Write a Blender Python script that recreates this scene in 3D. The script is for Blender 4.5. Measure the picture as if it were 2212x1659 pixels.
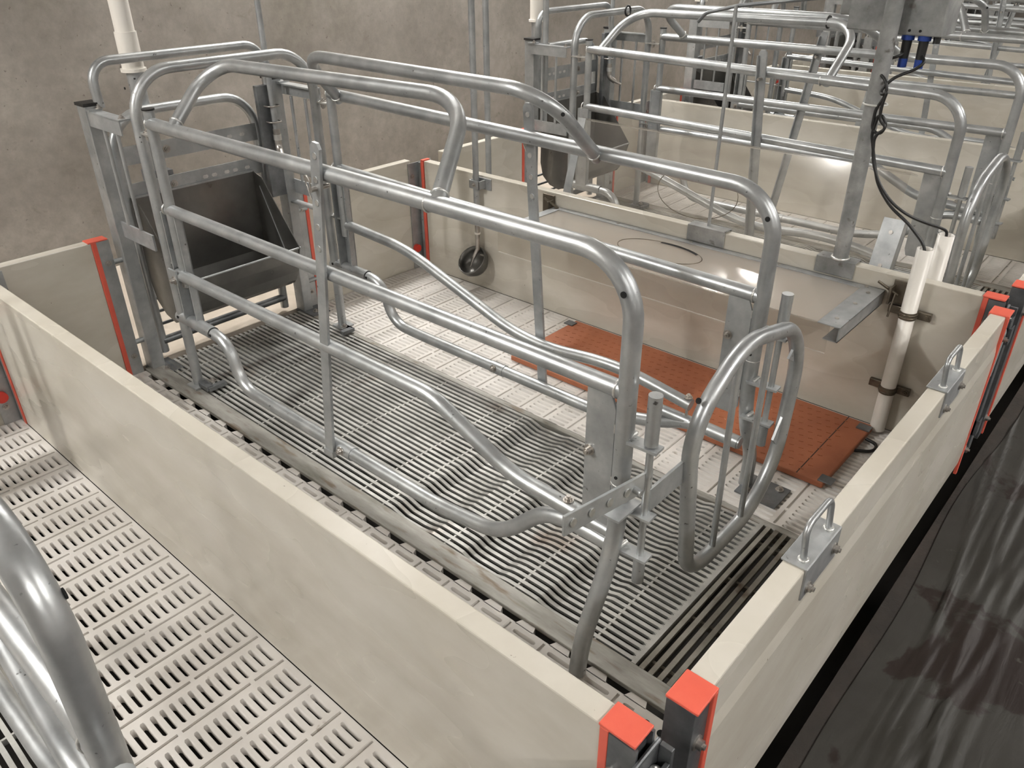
import bpy, bmesh, math, random
from mathutils import Vector, Matrix
random.seed(7)
PI = math.pi
scene = bpy.context.scene
for o in list(bpy.data.objects): bpy.data.objects.remove(o)
COL = scene.collection

# ------------------------------------------------------------------ camera, light, exposure
cam_d = bpy.data.cameras.new('camera'); cam = bpy.data.objects.new('camera', cam_d); COL.objects.link(cam)
cam_d.sensor_width = 36.0; cam_d.lens = 1699.05 / 2212 * 36.0
cam_d.clip_start = .02; cam_d.clip_end = 60
CY, CP, CR = 2.29699, -0.52410, -0.005275
d = Vector((math.cos(CP)*math.cos(CY), math.cos(CP)*math.sin(CY), math.sin(CP)))
r = d.cross(Vector((0, 0, 1))).normalized(); u = r.cross(d)
c_, s_ = math.cos(CR), math.sin(CR)
r2 = c_*r + s_*u; u2 = -s_*r + c_*u
M = Matrix((r2, u2, -d)).transposed().to_4x4(); M.translation = Vector((2.64520, -.59794, 1.37674))
cam.matrix_world = M
scene.camera = cam

world = bpy.data.worlds.new('world'); scene.world = world; world.use_nodes = True
world.node_tree.nodes['Background'].inputs[0].default_value = (.9, .93, 1, 1)
world.node_tree.nodes['Background'].inputs[1].default_value = .05

LAMPS = [(.1, -2.1, 1.5, .12), (-.5, 2.4, 1.5, .12), (-.5, 6.2, 1.5, .12), (-.5, 10.0, 1.5, .12),
         (4.6, -1.6, 1.5, .12), (4.6, 1.6, 1.5, .12), (4.6, 5.2, 1.5, .12), (4.6, 9.0, 1.5, .12)]
LAMP_W = [122, 66, 50, 50, 56, 68, 60, 60]
LAMP_UP = .8
LAMP_Z = 2.62
EXPOSURE = 0.03
scene.view_settings.view_transform = 'Standard'; scene.view_settings.look = 'None'
scene.view_settings.gamma = 1; scene.view_settings.use_curve_mapping = False
scene.view_settings.exposure = EXPOSURE
for (lx, ly, sy, sx), w in zip(LAMPS, LAMP_W):
    ld = bpy.data.lights.new('tube_light', 'AREA'); ld.shape = 'RECTANGLE'; ld.size = sx; ld.size_y = sy
    ld.energy = w; ld.color = (1, .975, .94)
    lo = bpy.data.objects.new('tube_light', ld); COL.objects.link(lo); lo.location = (lx, ly, LAMP_Z - .075)
    lu = ld.copy(); lu.energy = w*LAMP_UP; lo = bpy.data.objects.new('tube_light_upward', lu); COL.objects.link(lo)
    lo.location = (lx, ly, LAMP_Z + .035); lo.rotation_euler = (PI, 0, 0)

# ------------------------------------------------------------------ materials
def nodes(name):
    m = bpy.data.materials.new(name); m.use_nodes = True
    nt = m.node_tree; return m, nt, nt.nodes['Principled BSDF']
def ramp(nt, fac, stops):
    cr = nt.nodes.new('ShaderNodeValToRGB'); e = cr.color_ramp.elements
    e[0].position, e[0].color = stops[0][0], (*stops[0][1], 1)
    e[1].position, e[1].color = stops[-1][0], (*stops[-1][1], 1)
    for p, c in stops[1:-1]:
        n = e.new(p); n.color = (*c, 1)
    nt.links.new(fac, cr.inputs[0]); return cr.outputs[0]
def noise(nt, scale, detail=4, rough=.6, vec=None, dist=0):
    n = nt.nodes.new('ShaderNodeTexNoise'); n.inputs['Scale'].default_value = scale
    n.inputs['Detail'].default_value = detail; n.inputs['Roughness'].default_value = rough
    n.inputs['Distortion'].default_value = dist
    if vec is not None: nt.links.new(vec, n.inputs['Vector'])
    return n.outputs['Fac']
def coords(nt, scale=(1, 1, 1)):
    tc = nt.nodes.new('ShaderNodeTexCoord'); mp = nt.nodes.new('ShaderNodeMapping')
    mp.inputs['Scale'].default_value = scale
    nt.links.new(tc.outputs['Object'], mp.inputs[0]); return mp.outputs[0]
def mixc(nt, f, a, b, mode='MIX'):
    m = nt.nodes.new('ShaderNodeMix'); m.data_type = 'RGBA'; m.blend_type = mode
    for i, s in ((0, f), (6, a), (7, b)):
        if isinstance(s, (int, float)): m.inputs[i].default_value = s
        elif isinstance(s, tuple): m.inputs[i].default_value = (*s, 1)
        else: nt.links.new(s, m.inputs[i])
    return m.outputs[2]
def bump(nt, p, h, strength=.2, dist=.002):
    b = nt.nodes.new('ShaderNodeBump'); b.inputs['Strength'].default_value = strength
    b.inputs['Distance'].default_value = dist
    nt.links.new(h, b.inputs['Height']); nt.links.new(b.outputs[0], p.inputs['Normal'])
def mat(name, stops, scale=6, rough=.5, metal=0, bumpv=0, bscale=60, vscale=(1, 1, 1), rr=.0, spec=.5, detail=5, speck=None):
    m, nt, p = nodes(name); v = coords(nt, vscale)
    n = noise(nt, scale, detail, .62, v)
    col = ramp(nt, n, stops)
    if speck:
        sc, lo, hi, c = speck
        f = ramp(nt, noise(nt, sc, 3, .5, v), [(lo, (0, 0, 0)), (hi, (1, 1, 1))])
        col = mixc(nt, f, col, c)
    nt.links.new(col, p.inputs['Base Color'])
    p.inputs['Roughness'].default_value = rough; p.inputs['Metallic'].default_value = metal
    p.inputs['Specular IOR Level'].default_value = spec
    if rr:
        mr = nt.nodes.new('ShaderNodeMapRange'); nt.links.new(noise(nt, scale*2.3, 4, .6, v), mr.inputs[0])
        mr.inputs[1].default_value = .3; mr.inputs[2].default_value = .7
        mr.inputs[3].default_value = rough-rr; mr.inputs[4].default_value = rough+rr
        nt.links.new(mr.outputs[0], p.inputs['Roughness'])
    if bumpv: bump(nt, p, noise(nt, bscale, 4, .6, v), bumpv)
    return m
M_ = {}
M_['galv'] = mat('galvanised_tube', [(.3, (.31, .325, .33)), (.5, (.41, .425, .43)), (.7, (.52, .535, .535))], 9, .38, .7, .06, 160, rr=.08,
                 speck=(70, .70, .76, (.10, .10, .095)))
M_['galv_flat'] = mat('galvanised_plate', [(.3, (.31, .325, .33)), (.5, (.39, .405, .41)), (.7, (.50, .515, .515))], 14, .42, .6, .08, 120, rr=.08,
                      speck=(55, .70, .76, (.13, .13, .12)))
M_['galv_dark'] = mat('dark_galvanised_bracket', [(.3, (.13, .14, .15)), (.5, (.19, .20, .21)), (.75, (.30, .31, .32))], 12, .42, .75, .1, 90, rr=.08)
M_['stainless'] = mat('stainless_sheet', [(.3, (.11, .108, .102)), (.5, (.16, .157, .148)), (.7, (.23, .225, .21))], 3, .36, .8, .03, 60, rr=.1)
M_['zinc'] = mat('bright_weld', [(.3, (.6, .6, .58)), (.7, (.85, .85, .83))], 60, .3, .9, .5, 300)
M_['iron'] = mat('slat_steel', [(.3, (.30, .295, .27)), (.5, (.43, .425, .40)), (.7, (.55, .545, .51))], 8, .45, .35, .3, 220, rr=.1,
                 speck=(5, .62, .80, (.26, .20, .16)))
M_['castiron'] = mat('cast_slat', [(.3, (.20, .185, .155)), (.5, (.28, .265, .23)), (.75, (.36, .345, .30))], 10, .6, .2, .25, 150, speck=(12, .6, .7, (.13, .09, .06)))
M_['beam'] = mat('edge_beam_steel', [(.3, (.20, .195, .165)), (.5, (.34, .33, .30)), (.7, (.46, .45, .42))], 7, .55, .35, .2, 150, (.6, 3, 3),
                 speck=(16, .55, .68, (.20, .16, .12)))
M_['bolt'] = mat('bolt_steel', [(.3, (.33, .31, .29)), (.7, (.55, .52, .48))], 40, .35, .85)
M_['brownsteel'] = mat('brown_steel_clip', [(.3, (.10, .085, .065)), (.7, (.2, .17, .13))], 30, .35, .7)
M_['orange'] = mat('orange_plastic', [(.3, (.66, .105, .066)), (.7, (.71, .128, .082))], 20, .42, 0, .02, speck=(30, .72, .78, (.45, .12, .07)))
M_['mat'] = mat('orange_heat_mat', [(.3, (.31, .10, .045)), (.7, (.40, .14, .065))], 6, .55, 0, .1, 200, speck=(45, .72, .76, (.62, .42, .30)))
M_['white'] = mat('white_pvc', [(.3, (.72, .69, .63)), (.7, (.80, .77, .72))], 5, .35)
M_['black'] = mat('black_plastic', [(.3, (.008, .008, .008)), (.7, (.02, .02, .02))], 20, .45)
M_['blue'] = mat('blue_plastic', [(.3, (.01, .04, .22)), (.7, (.02, .06, .3))], 20, .4)
M_['red'] = mat('red_cap', [(.3, (.55, .03, .02)), (.7, (.65, .05, .03))], 20, .4)
M_['hole'] = mat('dark_hole', [(.3, (.004, .004, .004)), (.7, (.008, .008, .008))], 20, .9)
M_['tie'] = mat('cable_tie', [(.3, (.6, .6, .57)), (.7, (.7, .7, .67))], 20, .4)
M_['plasticfloor'] = mat('plastic_floor', [(.3, (.62, .585, .545)), (.5, (.70, .67, .63)), (.7, (.75, .72, .69))], 3.5, .45, 0, .05, 120,
                         speck=(26, .70, .80, (.30, .25, .19)))
M_['box'] = mat('control_box_sheet', [(.3, (.16, .165, .165)), (.5, (.27, .275, .27)), (.7, (.42, .42, .41))], 11, .6, .3, .05, 60, detail=8,
                speck=(26, .64, .72, (.12, .11, .10)))
# beige board
m, nt, p = nodes('beige_board'); v = coords(nt, (1.2, 1.2, 3.0))
base = ramp(nt, noise(nt, 2.2, 5, .6, v), [(.3, (.53, .495, .425)), (.5, (.58, .55, .48)), (.7, (.63, .60, .535))])
smu = ramp(nt, noise(nt, 3.5, 5, .6, v), [(.45, (0, 0, 0)), (.95, (.5, .5, .5))])
col = mixc(nt, smu, base, (.40, .36, .27))
dots = ramp(nt, noise(nt, 60, 2, .5, coords(nt)), [(.76, (0, 0, 0)), (.79, (1, 1, 1))])
col = mixc(nt, dots, col, (.22, .19, .15))
nt.links.new(col, p.inputs['Base Color']); p.inputs['Roughness'].default_value = .27
p.inputs['Specular IOR Level'].default_value = .5
mr = nt.nodes.new('ShaderNodeMapRange'); nt.links.new(noise(nt, 2, 2, .5, v), mr.inputs[0])
mr.inputs[3].default_value = .22; mr.inputs[4].default_value = .32; nt.links.new(mr.outputs[0], p.inputs['Roughness'])
bump(nt, p, noise(nt, 2.2, 1, .5, coords(nt, (1, 1, .6))), .22, .006)
M_['board'] = m
# concrete wall
m, nt, p = nodes('concrete_wall'); v = coords(nt)
base = ramp(nt, noise(nt, 1.6, 7, .62, v), [(.32, (.150, .136, .115)), (.5, (.200, .182, .160)), (.68, (.265, .242, .218))])
fine = ramp(nt, noise(nt, 22, 6, .7, v), [(.35, (.88, .88, .88)), (.65, (1.08, 1.08, 1.08))])
col = mixc(nt, 1.0, base, fine, 'MULTIPLY')
st = ramp(nt, noise(nt, 5.5, 6, .7, v, .6), [(.60, (0, 0, 0)), (.74, (.75, .75, .75))])
col = mixc(nt, st, col, (.105, .088, .066))
pits = ramp(nt, noise(nt, 48, 3, .55, v), [(.68, (0, 0, 0)), (.74, (1, 1, 1))])
col = mixc(nt, pits, col, (.10, .085, .07))
nt.links.new(col, p.inputs['Base Color']); p.inputs['Roughness'].default_value = .8
bump(nt, p, noise(nt, 30, 6, .65, v), .25, .004)
M_['concrete'] = m
M_['ceiling'] = mat('ceiling_board', [(.3, (.74, .73, .71)), (.7, (.80, .79, .77))], 3, .8)
M_['tanfloor'] = mat('pale_concrete', [(.3, (.40, .35, .28)), (.5, (.48, .42, .35)), (.7, (.54, .48, .41))], 4, .8, 0, .1, 60)
M_['pit'] = mat('dark_pit', [(.3, (.010, .008, .006)), (.7, (.018, .015, .011))], 4, .9)
# aisle: dark dirty concrete
m, nt, p = nodes('aisle_floor'); v = coords(nt)
base = ramp(nt, noise(nt, 5, 8, .7, v), [(.3, (.010, .008, .006)), (.5, (.022, .016, .012)), (.7, (.040, .028, .022))])
nt.links.new(base, p.inputs['Base Color']); p.inputs['Roughness'].default_value = .5
bump(nt, p, noise(nt, 40, 6, .7, v), .6, .004); M_['aisle'] = m
# plastic film on the aisle
m, nt, p = nodes('film'); v = coords(nt)
base = ramp(nt, noise(nt, 2.6, 6, .62, v, .5), [(.40, (.026, .024, .020)), (.56, (.034, .032, .028)), (.59, (.014, .008, .006)), (.75, (.012, .006, .005))])
sp = ramp(nt, noise(nt, 34, 3, .5, v), [(.70, (0, 0, 0)), (.77, (1, 1, 1))])
base = mixc(nt, sp, base, (.05, .046, .04))
nt.links.new(base, p.inputs['Base Color']); p.inputs['Roughness'].default_value = .5; p.inputs['Specular IOR Level'].default_value = .3
bump(nt, p, noise(nt, 5, 5, .6, coords(nt, (6, 1, 1)), .3), .35, .006); M_['film'] = m
# clear acrylic
m, nt, p = nodes('clear_acrylic'); nt.nodes.remove(p); out = nt.nodes['Material Output']
tr = nt.nodes.new('ShaderNodeBsdfTransparent'); tr.inputs[0].default_value = (.95, .94, .925, 1)
gl = nt.nodes.new('ShaderNodeBsdfGlossy'); gl.inputs['Roughness'].default_value = .10
df = nt.nodes.new('ShaderNodeBsdfDiffuse'); df.inputs[0].default_value = (.62, .58, .52, 1)
fr = nt.nodes.new('ShaderNodeLayerWeight'); fr.inputs[0].default_value = .5
mp_ = nt.nodes.new('ShaderNodeMapRange'); nt.links.new(fr.outputs['Facing'], mp_.inputs[0]); mp_.inputs[1].default_value = .45; mp_.inputs[3].default_value = .03; mp_.inputs[4].default_value = .30
m1 = nt.nodes.new('ShaderNodeMixShader'); m1.inputs[0].default_value = .08
nt.links.new(tr.outputs[0], m1.inputs[1]); nt.links.new(df.outputs[0], m1.inputs[2])
m2 = nt.nodes.new('ShaderNodeMixShader'); nt.links.new(mp_.outputs[0], m2.inputs[0])
nt.links.new(m1.outputs[0], m2.inputs[1]); nt.links.new(gl.outputs[0], m2.inputs[2]); nt.links.new(m2.outputs[0], out.inputs[0])
M_['acrylic'] = m
M_['lidsheet'] = m2_ = m.copy(); m2_.name = 'milky_acrylic'
nt2 = m2_.node_tree
for n_ in nt2.nodes:
    if n_.type == 'MIX_SHADER' and not n_.inputs[0].is_linked: n_.inputs[0].default_value = .36
    if n_.type == 'BSDF_DIFFUSE': dfn = n_
    if n_.type == 'BSDF_TRANSPARENT': n_.inputs[0].default_value = (.98, .97, .96, 1)
dfn.inputs[0].default_value = (.78, .75, .69, 1)
tl_ = nt2.nodes.new('ShaderNodeBsdfTranslucent'); tl_.inputs[0].default_value = (.85, .82, .76, 1)
ms_ = nt2.nodes.new('ShaderNodeMixShader'); ms_.inputs[0].default_value = .5
tgt = dfn.outputs[0].links[0].to_socket
nt2.links.new(dfn.outputs[0], ms_.inputs[1]); nt2.links.new(tl_.outputs[0], ms_.inputs[2]); nt2.links.new(ms_.outputs[0], tgt)
M_['acrylic_edge'] = mat('acrylic_edge', [(.3, (.62, .60, .56)), (.7, (.72, .70, .66))], 9, .3)
m, nt, p = nodes('lamp_glow'); p.inputs['Emission Color'].default_value = (1, .95, .88, 1); p.inputs['Emission Strength'].default_value = 3
p.inputs['Base Color'].default_value = (.8, .8, .8, 1); M_['glow'] = m

# ------------------------------------------------------------------ mesh builder
class MB:
    def __init__(s, sgn=1): s.v = []; s.f = []; s.sm = []; s.mi = []; s.sg = sgn; s.cur = 0; s.marks = []
    def mark(s): s.marks.append((len(s.v), len(s.f))); return s
    def P(s, p): s.v.append((p[0], p[1]*s.sg, p[2])); return len(s.v)-1
    def F(s, idx, smooth=False): s.f.append(tuple(idx)); s.sm.append(smooth); s.mi.append(s.cur)
    def box(s, x0, y0, z0, x1, y1, z1):
        i = [s.P((x, y, z)) for x in (x0, x1) for y in (y0, y1) for z in (z0, z1)]
        for q in ((0, 1, 3, 2), (4, 6, 7, 5), (0, 4, 5, 1), (2, 3, 7, 6), (0, 2, 6, 4), (1, 5, 7, 3)): s.F([i[k] for k in q])
        return s
    def bar(s, a, b, w, h, up=(0, 0, 1), ext=0):
        a = Vector(a); b = Vector(b); d = (b-a).normalized(); a = a-d*ext; b = b+d*ext
        up = Vector(up); sd = d.cross(up).normalized(); uu = sd.cross(d).normalized()
        i = [s.P(p + sd*(sx*w/2) + uu*(sz*h/2)) for p in (a, b) for sx in (-1, 1) for sz in (-1, 1)]
        for q in ((0, 1, 3, 2), (4, 6, 7, 5), (0, 4, 5, 1), (2, 3, 7, 6), (0, 2, 6, 4), (1, 5, 7, 3)): s.F([i[k] for k in q])
        return s
    def prism(s, poly, axis, lo, hi, smooth=False):
        n = len(poly)
        def mk(p, t):
            return {'x': (t, p[0], p[1]), 'y': (p[0], t, p[1]), 'z': (p[0], p[1], t)}[axis]
        A = [s.P(mk(p, lo)) for p in poly]; B = [s.P(mk(p, hi)) for p in poly]
        s.F(A); s.F(B[::-1])
        for k in range(n): s.F((A[k], A[(k+1) % n], B[(k+1) % n], B[k]), smooth)
        return s
    def loft(s, rings, closed=False, caps=True, smooth=True):
        R = [[s.P(p) for p in ring] for ring in rings]; n = len(R[0])
        m = len(R)
        for a in range(m if closed else m-1):
            X, Y = R[a], R[(a+1) % m]
            for k in range(n): s.F((X[k], X[(k+1) % n], Y[(k+1) % n], Y[k]), smooth)
        if caps and not closed:
            s.F([s.P(p) for p in rings[0]][::-1]); s.F([s.P(p) for p in rings[-1]])
        return s
    def tube(s, pts, rad, n=14, fil=.06, closed=False, seg=7, caps=True, rads=None):
        P = path(pts, fil, seg, closed)
        s.loft(frames(P, rad, n, closed), closed, caps); return s
    def cyl(s, a, b, rad, n=14, r2=None):
        a = Vector(a); b = Vector(b)
        R = frames([a, b], rad, n, False)
        if r2 is not None:
            R[1] = [b + (Vector(p)-b)*(r2/rad) for p in R[1]]
        s.loft(R); return s
    def bolt(s, p, d, rad=.009, h=.008):
        p = Vector(p); d = Vector(d).normalized(); s.mark()
        s.cyl(p, p+d*.0025, rad*1.5, 12); s.cyl(p, p+d*h, rad, 6); s.cyl(p+d*h, p+d*(h+.004), rad*.55, 8); return s
    def bead(s, c, d, R, r=.003, n=14):
        s.mark(); c = Vector(c); d = Vector(d).normalized(); a = d.orthogonal().normalized(); b = d.cross(a)
        pts = [c + (a*math.cos(t)+b*math.sin(t))*R for t in [2*PI*k/n for k in range(n)]]
        s.loft(frames(pts, r, 6, True), True, False); return s
    def disc(s, c, d, rad, n=12):
        s.mark(); c = Vector(c); d = Vector(d).normalized(); s.cyl(c-d*.001, c+d*.0012, rad, n); return s
    def build(s, name, material, parent=None, bev=0, extra=None):
        if s.marks and s.marks[0][1] > 0: s.marks.insert(0, (0, 0))
        if len(s.marks) > 1:            # several separate pieces: one object each
            first = None; M2 = s.marks + [(len(s.v), len(s.f))]
            for (v0, f0), (v1, f1) in zip(M2, M2[1:]):
                if f1 <= f0: continue
                q = MB(s.sg); q.v = s.v[v0:v1]; q.f = [tuple(i-v0 for i in f) for f in s.f[f0:f1]]; q.sm = s.sm[f0:f1]; q.mi = s.mi[f0:f1]
                o = q.build(name, material, parent, bev, extra); first = first or o
            return first
        me = bpy.data.meshes.new(name); me.from_pydata(s.v, [], s.f); me.update()
        me.polygons.foreach_set('use_smooth', s.sm)
        me.materials.append(M_[material])
        if extra: me.materials.append(M_[extra]); me.polygons.foreach_set('material_index', s.mi)
        bm = bmesh.new(); bm.from_mesh(me); bmesh.ops.recalc_face_normals(bm, faces=bm.faces); bm.to_mesh(me); bm.free()
        o = bpy.data.objects.new(name, me); COL.objects.link(o)
        if parent: o.parent = parent
        if bev:
            b = o.modifiers.new('bevel', 'BEVEL'); b.width = bev; b.segments = 2; b.limit_method = 'ANGLE'; b.angle_limit = .7
        return o
def path(pts, fil, seg, closed=False):
    pts = [Vector(p) for p in pts]; n = len(pts); out = []
    for i, p in enumerate(pts):
        if not closed and i in (0, n-1): out.append(p); continue
        a = pts[(i-1) % n]; b = pts[(i+1) % n]
        f = fil[i] if isinstance(fil, (list, tuple)) else fil
        da = (a-p); db = (b-p); la = da.length; lb = db.length; da.normalize(); db.normalize()
        ang = da.angle(db)
        if ang > PI-.02 or f <= 0: out.append(p); continue
        t = min(f, la*.49, lb*.49)
        R = t*math.tan(ang/2); cdir = (da+db).normalized(); c = p+cdir*(t/math.cos(ang/2))
        A = p+da*t; B = p+db*t
        va = A-c; vb = B-c; tot = va.angle(vb); axis = va.cross(vb).normalized()
        for k in range(seg+1): out.append(c + Matrix.Rotation(tot*k/seg, 3, axis) @ va)
    return out
def frames(P, rad, n, closed):
    P = [Vector(p) for p in P]; m = len(P); T = []
    for i in range(m):
        if closed: t = (P[(i+1) % m]-P[i-1])
        else: t = P[min(i+1, m-1)]-P[max(i-1, 0)]
        T.append(t.normalized())
    a = T[0].orthogonal().normalized(); rings = []; prev = T[0]
    for i in range(m):
        q = prev.rotation_difference(T[i]); a = q @ a; a = (a - T[i]*a.dot(T[i])).normalized(); prev = T[i]
        b = T[i].cross(a); rr = rad[i] if isinstance(rad, (list, tuple)) else rad
        rings.append([P[i] + (a*math.cos(2*PI*k/n)+b*math.sin(2*PI*k/n))*rr for k in range(n)])
    return rings
def empty(name, loc=(0, 0, 0)):
    o = bpy.data.objects.new(name, None); o.empty_display_size = .1; COL.objects.link(o); o.location = loc; return o
def tag(o, label=None, cat=None, group=None, kind=None):
    for k, v in (('label', label), ('category', cat), ('group', group), ('kind', kind)):
        if v: o[k] = v
    return o
def kids(o): return list(o.children)
def copy_tree(o, parent=None, top=True):
    c = o.copy(); COL.objects.link(c)
    for k in ('label', 'group'):
        if k in c and top: del c[k]
    c.parent = parent
    for ch in KIDS.get(o.name, []):
        copy_tree(ch, c, False)
    return c
KIDS = {}
def index_children():
    KIDS.clear()
    for o in bpy.data.objects:
        if o.parent: KIDS.setdefault(o.parent.name, []).append(o)

W = 1.744; T = .0377; F = 2.338; H = .5
PENS = [(-T, -1), (0, 1), (3.63, -1), (3.668, 1), (7.298, -1), (7.336, 1), (10.966, -1)]   # origin y, mirror sign

# ------------------------------------------------------------------ room shell
def struct(mb, name, material):
    o = mb.build(name, material); tag(o, kind='structure'); return o
X0, X1, Y0, Y1, ZC = -1.1, 6.2, -3.2, 13.6, 2.85
struct(MB().box(X0-.2, Y0, -.5, X0, Y1, ZC), 'wall_back', 'concrete')
struct(MB().box(X1, Y0, -.5, X1+.2, Y1, ZC), 'wall_front', 'concrete')
struct(MB().box(X0-.2, Y0-.2, -.5, X1+.2, Y0, ZC), 'wall_left', 'concrete')
struct(MB().box(X0-.2, Y1, -.5, X1+.2, Y1+.2, ZC), 'wall_right', 'concrete')
struct(MB().box(X0-.2, Y0-.2, ZC, X1+.2, Y1+.2, ZC+.1), 'ceiling', 'ceiling')
floor = struct(MB().box(X0-.2, Y0-.2, -.62, X1+.2, Y1+.2, -.5), 'floor', 'pit')
aisle = tag(MB().box(2.395, Y0, -.16, X1, Y1, -.045).build('aisle_slab', 'aisle', floor), 'dark wet dirty concrete slab of the aisle')
tag(MB().box(X0, Y0, -.12, -.045, Y1, -.002).build('passage_slab', 'tanfloor', floor), 'pale concrete slab of the passage behind the pens')
for i, (lx, ly, sy, sx) in enumerate(LAMPS):
    e = empty('ceiling_lamp', (lx, ly, LAMP_Z)); tag(e, 'white strip light on the ceiling, ' + ['over the nearest pen', 'over the back passage by the main pen', 'over the back passage by the third pen', 'over the far end of the back passage', 'over the aisle beside the nearest pen', 'over the aisle beside the main pen', 'over the aisle beside the third pen', 'over the far end of the aisle'][i], 'lamp', 'strip lights on the ceiling')
    MB().box(-.07, -sy/2-.03, -.03, .07, sy/2+.03, .029).build('housing', 'white', e)
    MB().box(-.045, -sy/2, -.05, .045, sy/2, -.03).build('diffuser', 'glow', e)

# ------------------------------------------------------------------ plastic floor panels
def slot(x0, x1, yc, w, n=3):
    r = w/2; pts = []
    for k in range(n+1):
        a = PI/2+PI*k/n; pts.append((x0+r+r*math.cos(a), yc+r*math.sin(a)))
    for k in range(n+1):
        a = -PI/2+PI*k/n; pts.append((x1-r+r*math.cos(a), yc+r*math.sin(a)))
    return pts
def floor_panel_mesh(sx, y0, y1, rows, teeth=None, slots=True, deep=.024, name='floor_panel', sgn=1):
    """one plastic panel, rows of through slots along x, shallow grooves between the rows"""
    mb = MB(sgn)
    def cell(xa, xb, ya, yb, hole):
        o = [(xa, ya), (xb, ya), (xb, yb), (xa, yb)]
        if not hole:
            mb.F([mb.P((*q, 0)) for q in o]); return
        h = slot(*hole); n = len(h)
        top = [mb.P((*q, 0)) for q in h]; bot = [mb.P((*q, -deep)) for q in h]
        C = [mb.P((*q, 0)) for q in o]
        for k in range(n): mb.F((top[k], top[(k+1) % n], bot[(k+1) % n], bot[k]), True)
        k2 = n//2      # slot points: first half is the xa end (+y to -y), second half xb end (-y to +y)
        L = top[:k2]; R = top[k2:]
        mb.F([C[0]] + L[::-1][:1] + [R[0]] + [C[1]])
        mb.F([C[2]] + [R[-1]] + [L[0]] + [C[3]])
        mb.F([C[3]] + L + [C[0]]); mb.F([C[1]] + R + [C[2]])
    ny = int(round((y1-y0-.012)/.0205)); off = (y1-y0-ny*.0205)/2
    for rrow in range(rows):
        xb0 = sx+rrow*.1
        # groove strip: recessed segments with bridges
        g0, g1 = xb0, xb0+.007
        if rrow == 0:
            cell(sx, sx+.0015, y0, y1, None); g0 = sx+.0015
        ys = [y0]; k = (rrow % 2)*4
        yy = y0+off+k*.0205 - .004
        segs = []
        a = y0+.006
        while a < y1-.01:
            b = min(a+.0205*(8 if segs or not k else 4)-.010, y1-.006); segs.append((a, b)); a = b+.010
        cur = y0
        for a, b in segs:
            cell(g0, g1, cur, a, None)
            i = [mb.P(q) for q in ((g0, a, 0), (g1, a, 0), (g1, b, 0), (g0, b, 0), (g0, a, -.006), (g1, a, -.006), (g1, b, -.006), (g0, b, -.006))]
            mb.F((i[4], i[5], i[6], i[7])); mb.F((i[0], i[4], i[5], i[1])); mb.F((i[1], i[5], i[6], i[2])); mb.F((i[2], i[6], i[7], i[3])); mb.F((i[3], i[7], i[4], i[0]))
            cur = b
        cell(g0, g1, cur, y1, None)
        xa, xb = xb0+.007, xb0+.1
        if rrow == rows-1: xb -= .0006
        if off > 0: cell(xa, xb, y0, y0+off, None); cell(xa, xb, y1-off, y1, None)
        for j in range(ny):
            ya = y0+off+j*.0205; wide = (j + (rrow % 2)*4) % 8 == 7
            if slots: cell(xa, xb, ya, ya+.0205, (xa+.016, xb-.012, ya+.01025, .0112))
            else: cell(xa, xb, ya, ya+.0205, None)
    # skirt
    x1_ = sx+rows*.1-.0006
    for a, b in (((sx, y0), (x1_, y0)), ((x1_, y0), (x1_, y1)), ((x1_, y1), (sx, y1)), ((sx, y1), (sx, y0))):
        mb.F([mb.P((*a, 0)), mb.P((*b, 0)), mb.P((*b, -deep)), mb.P((*a, -deep))])
    if teeth is not None:
        yt, dirn = teeth
        for r_ in range(rows):
            xt = sx+r_*.1+.012
            mb.prism([(xt, yt-dirn*.002), (xt+.008, yt+dirn*.016), (xt+.046, yt+dirn*.016), (xt+.054, yt-dirn*.002)], 'z', -.03, 0)
    return mb
def lay_floor(oy, sg, detail, first):
    out = []
    # narrow strip beside the crate, wide strip in the creep
    for (y0, y1, teeth) in ((.0012, .370, (.370, 1)), (1.081, 1.4124, (1.081, -1)), (1.413, W-.0012, None)):
        for (sx, rows) in ((-.02, 6), (.58, 6), (1.18, 6), (1.78, 6)):
            if sx > 1.7: rows = 5
            o = floor_panel_mesh(sx, y0, y1, rows, teeth, sgn=sg).build('floor_panel', 'plasticfloor', floor)
            o.location.y = oy; out.append(o)
    return out
panels = {}
for (oy, sg) in (PENS[1], PENS[2]):
    panels[sg] = lay_floor(oy, sg, True, True)
for i, (oy, sg) in enumerate(PENS):
    if i in (1, 2): continue
    for o in panels[sg]:
        c = o.copy(); COL.objects.link(c); c.parent = floor; c.location.y = oy

cp = MB().box(2.13, .012, .0002, 2.334, .366, .004).build('corner_panel', 'plasticfloor', floor, bev=.001)
hl = MB()
for i in range(5):
    for j in range(8): hl.mark(); hl.cyl((2.165+i*.036, .045+j*.042, .0036), (2.165+i*.036, .045+j*.042, .0046), .009, 12)
hl.build('round_hole', 'hole', cp)
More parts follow.
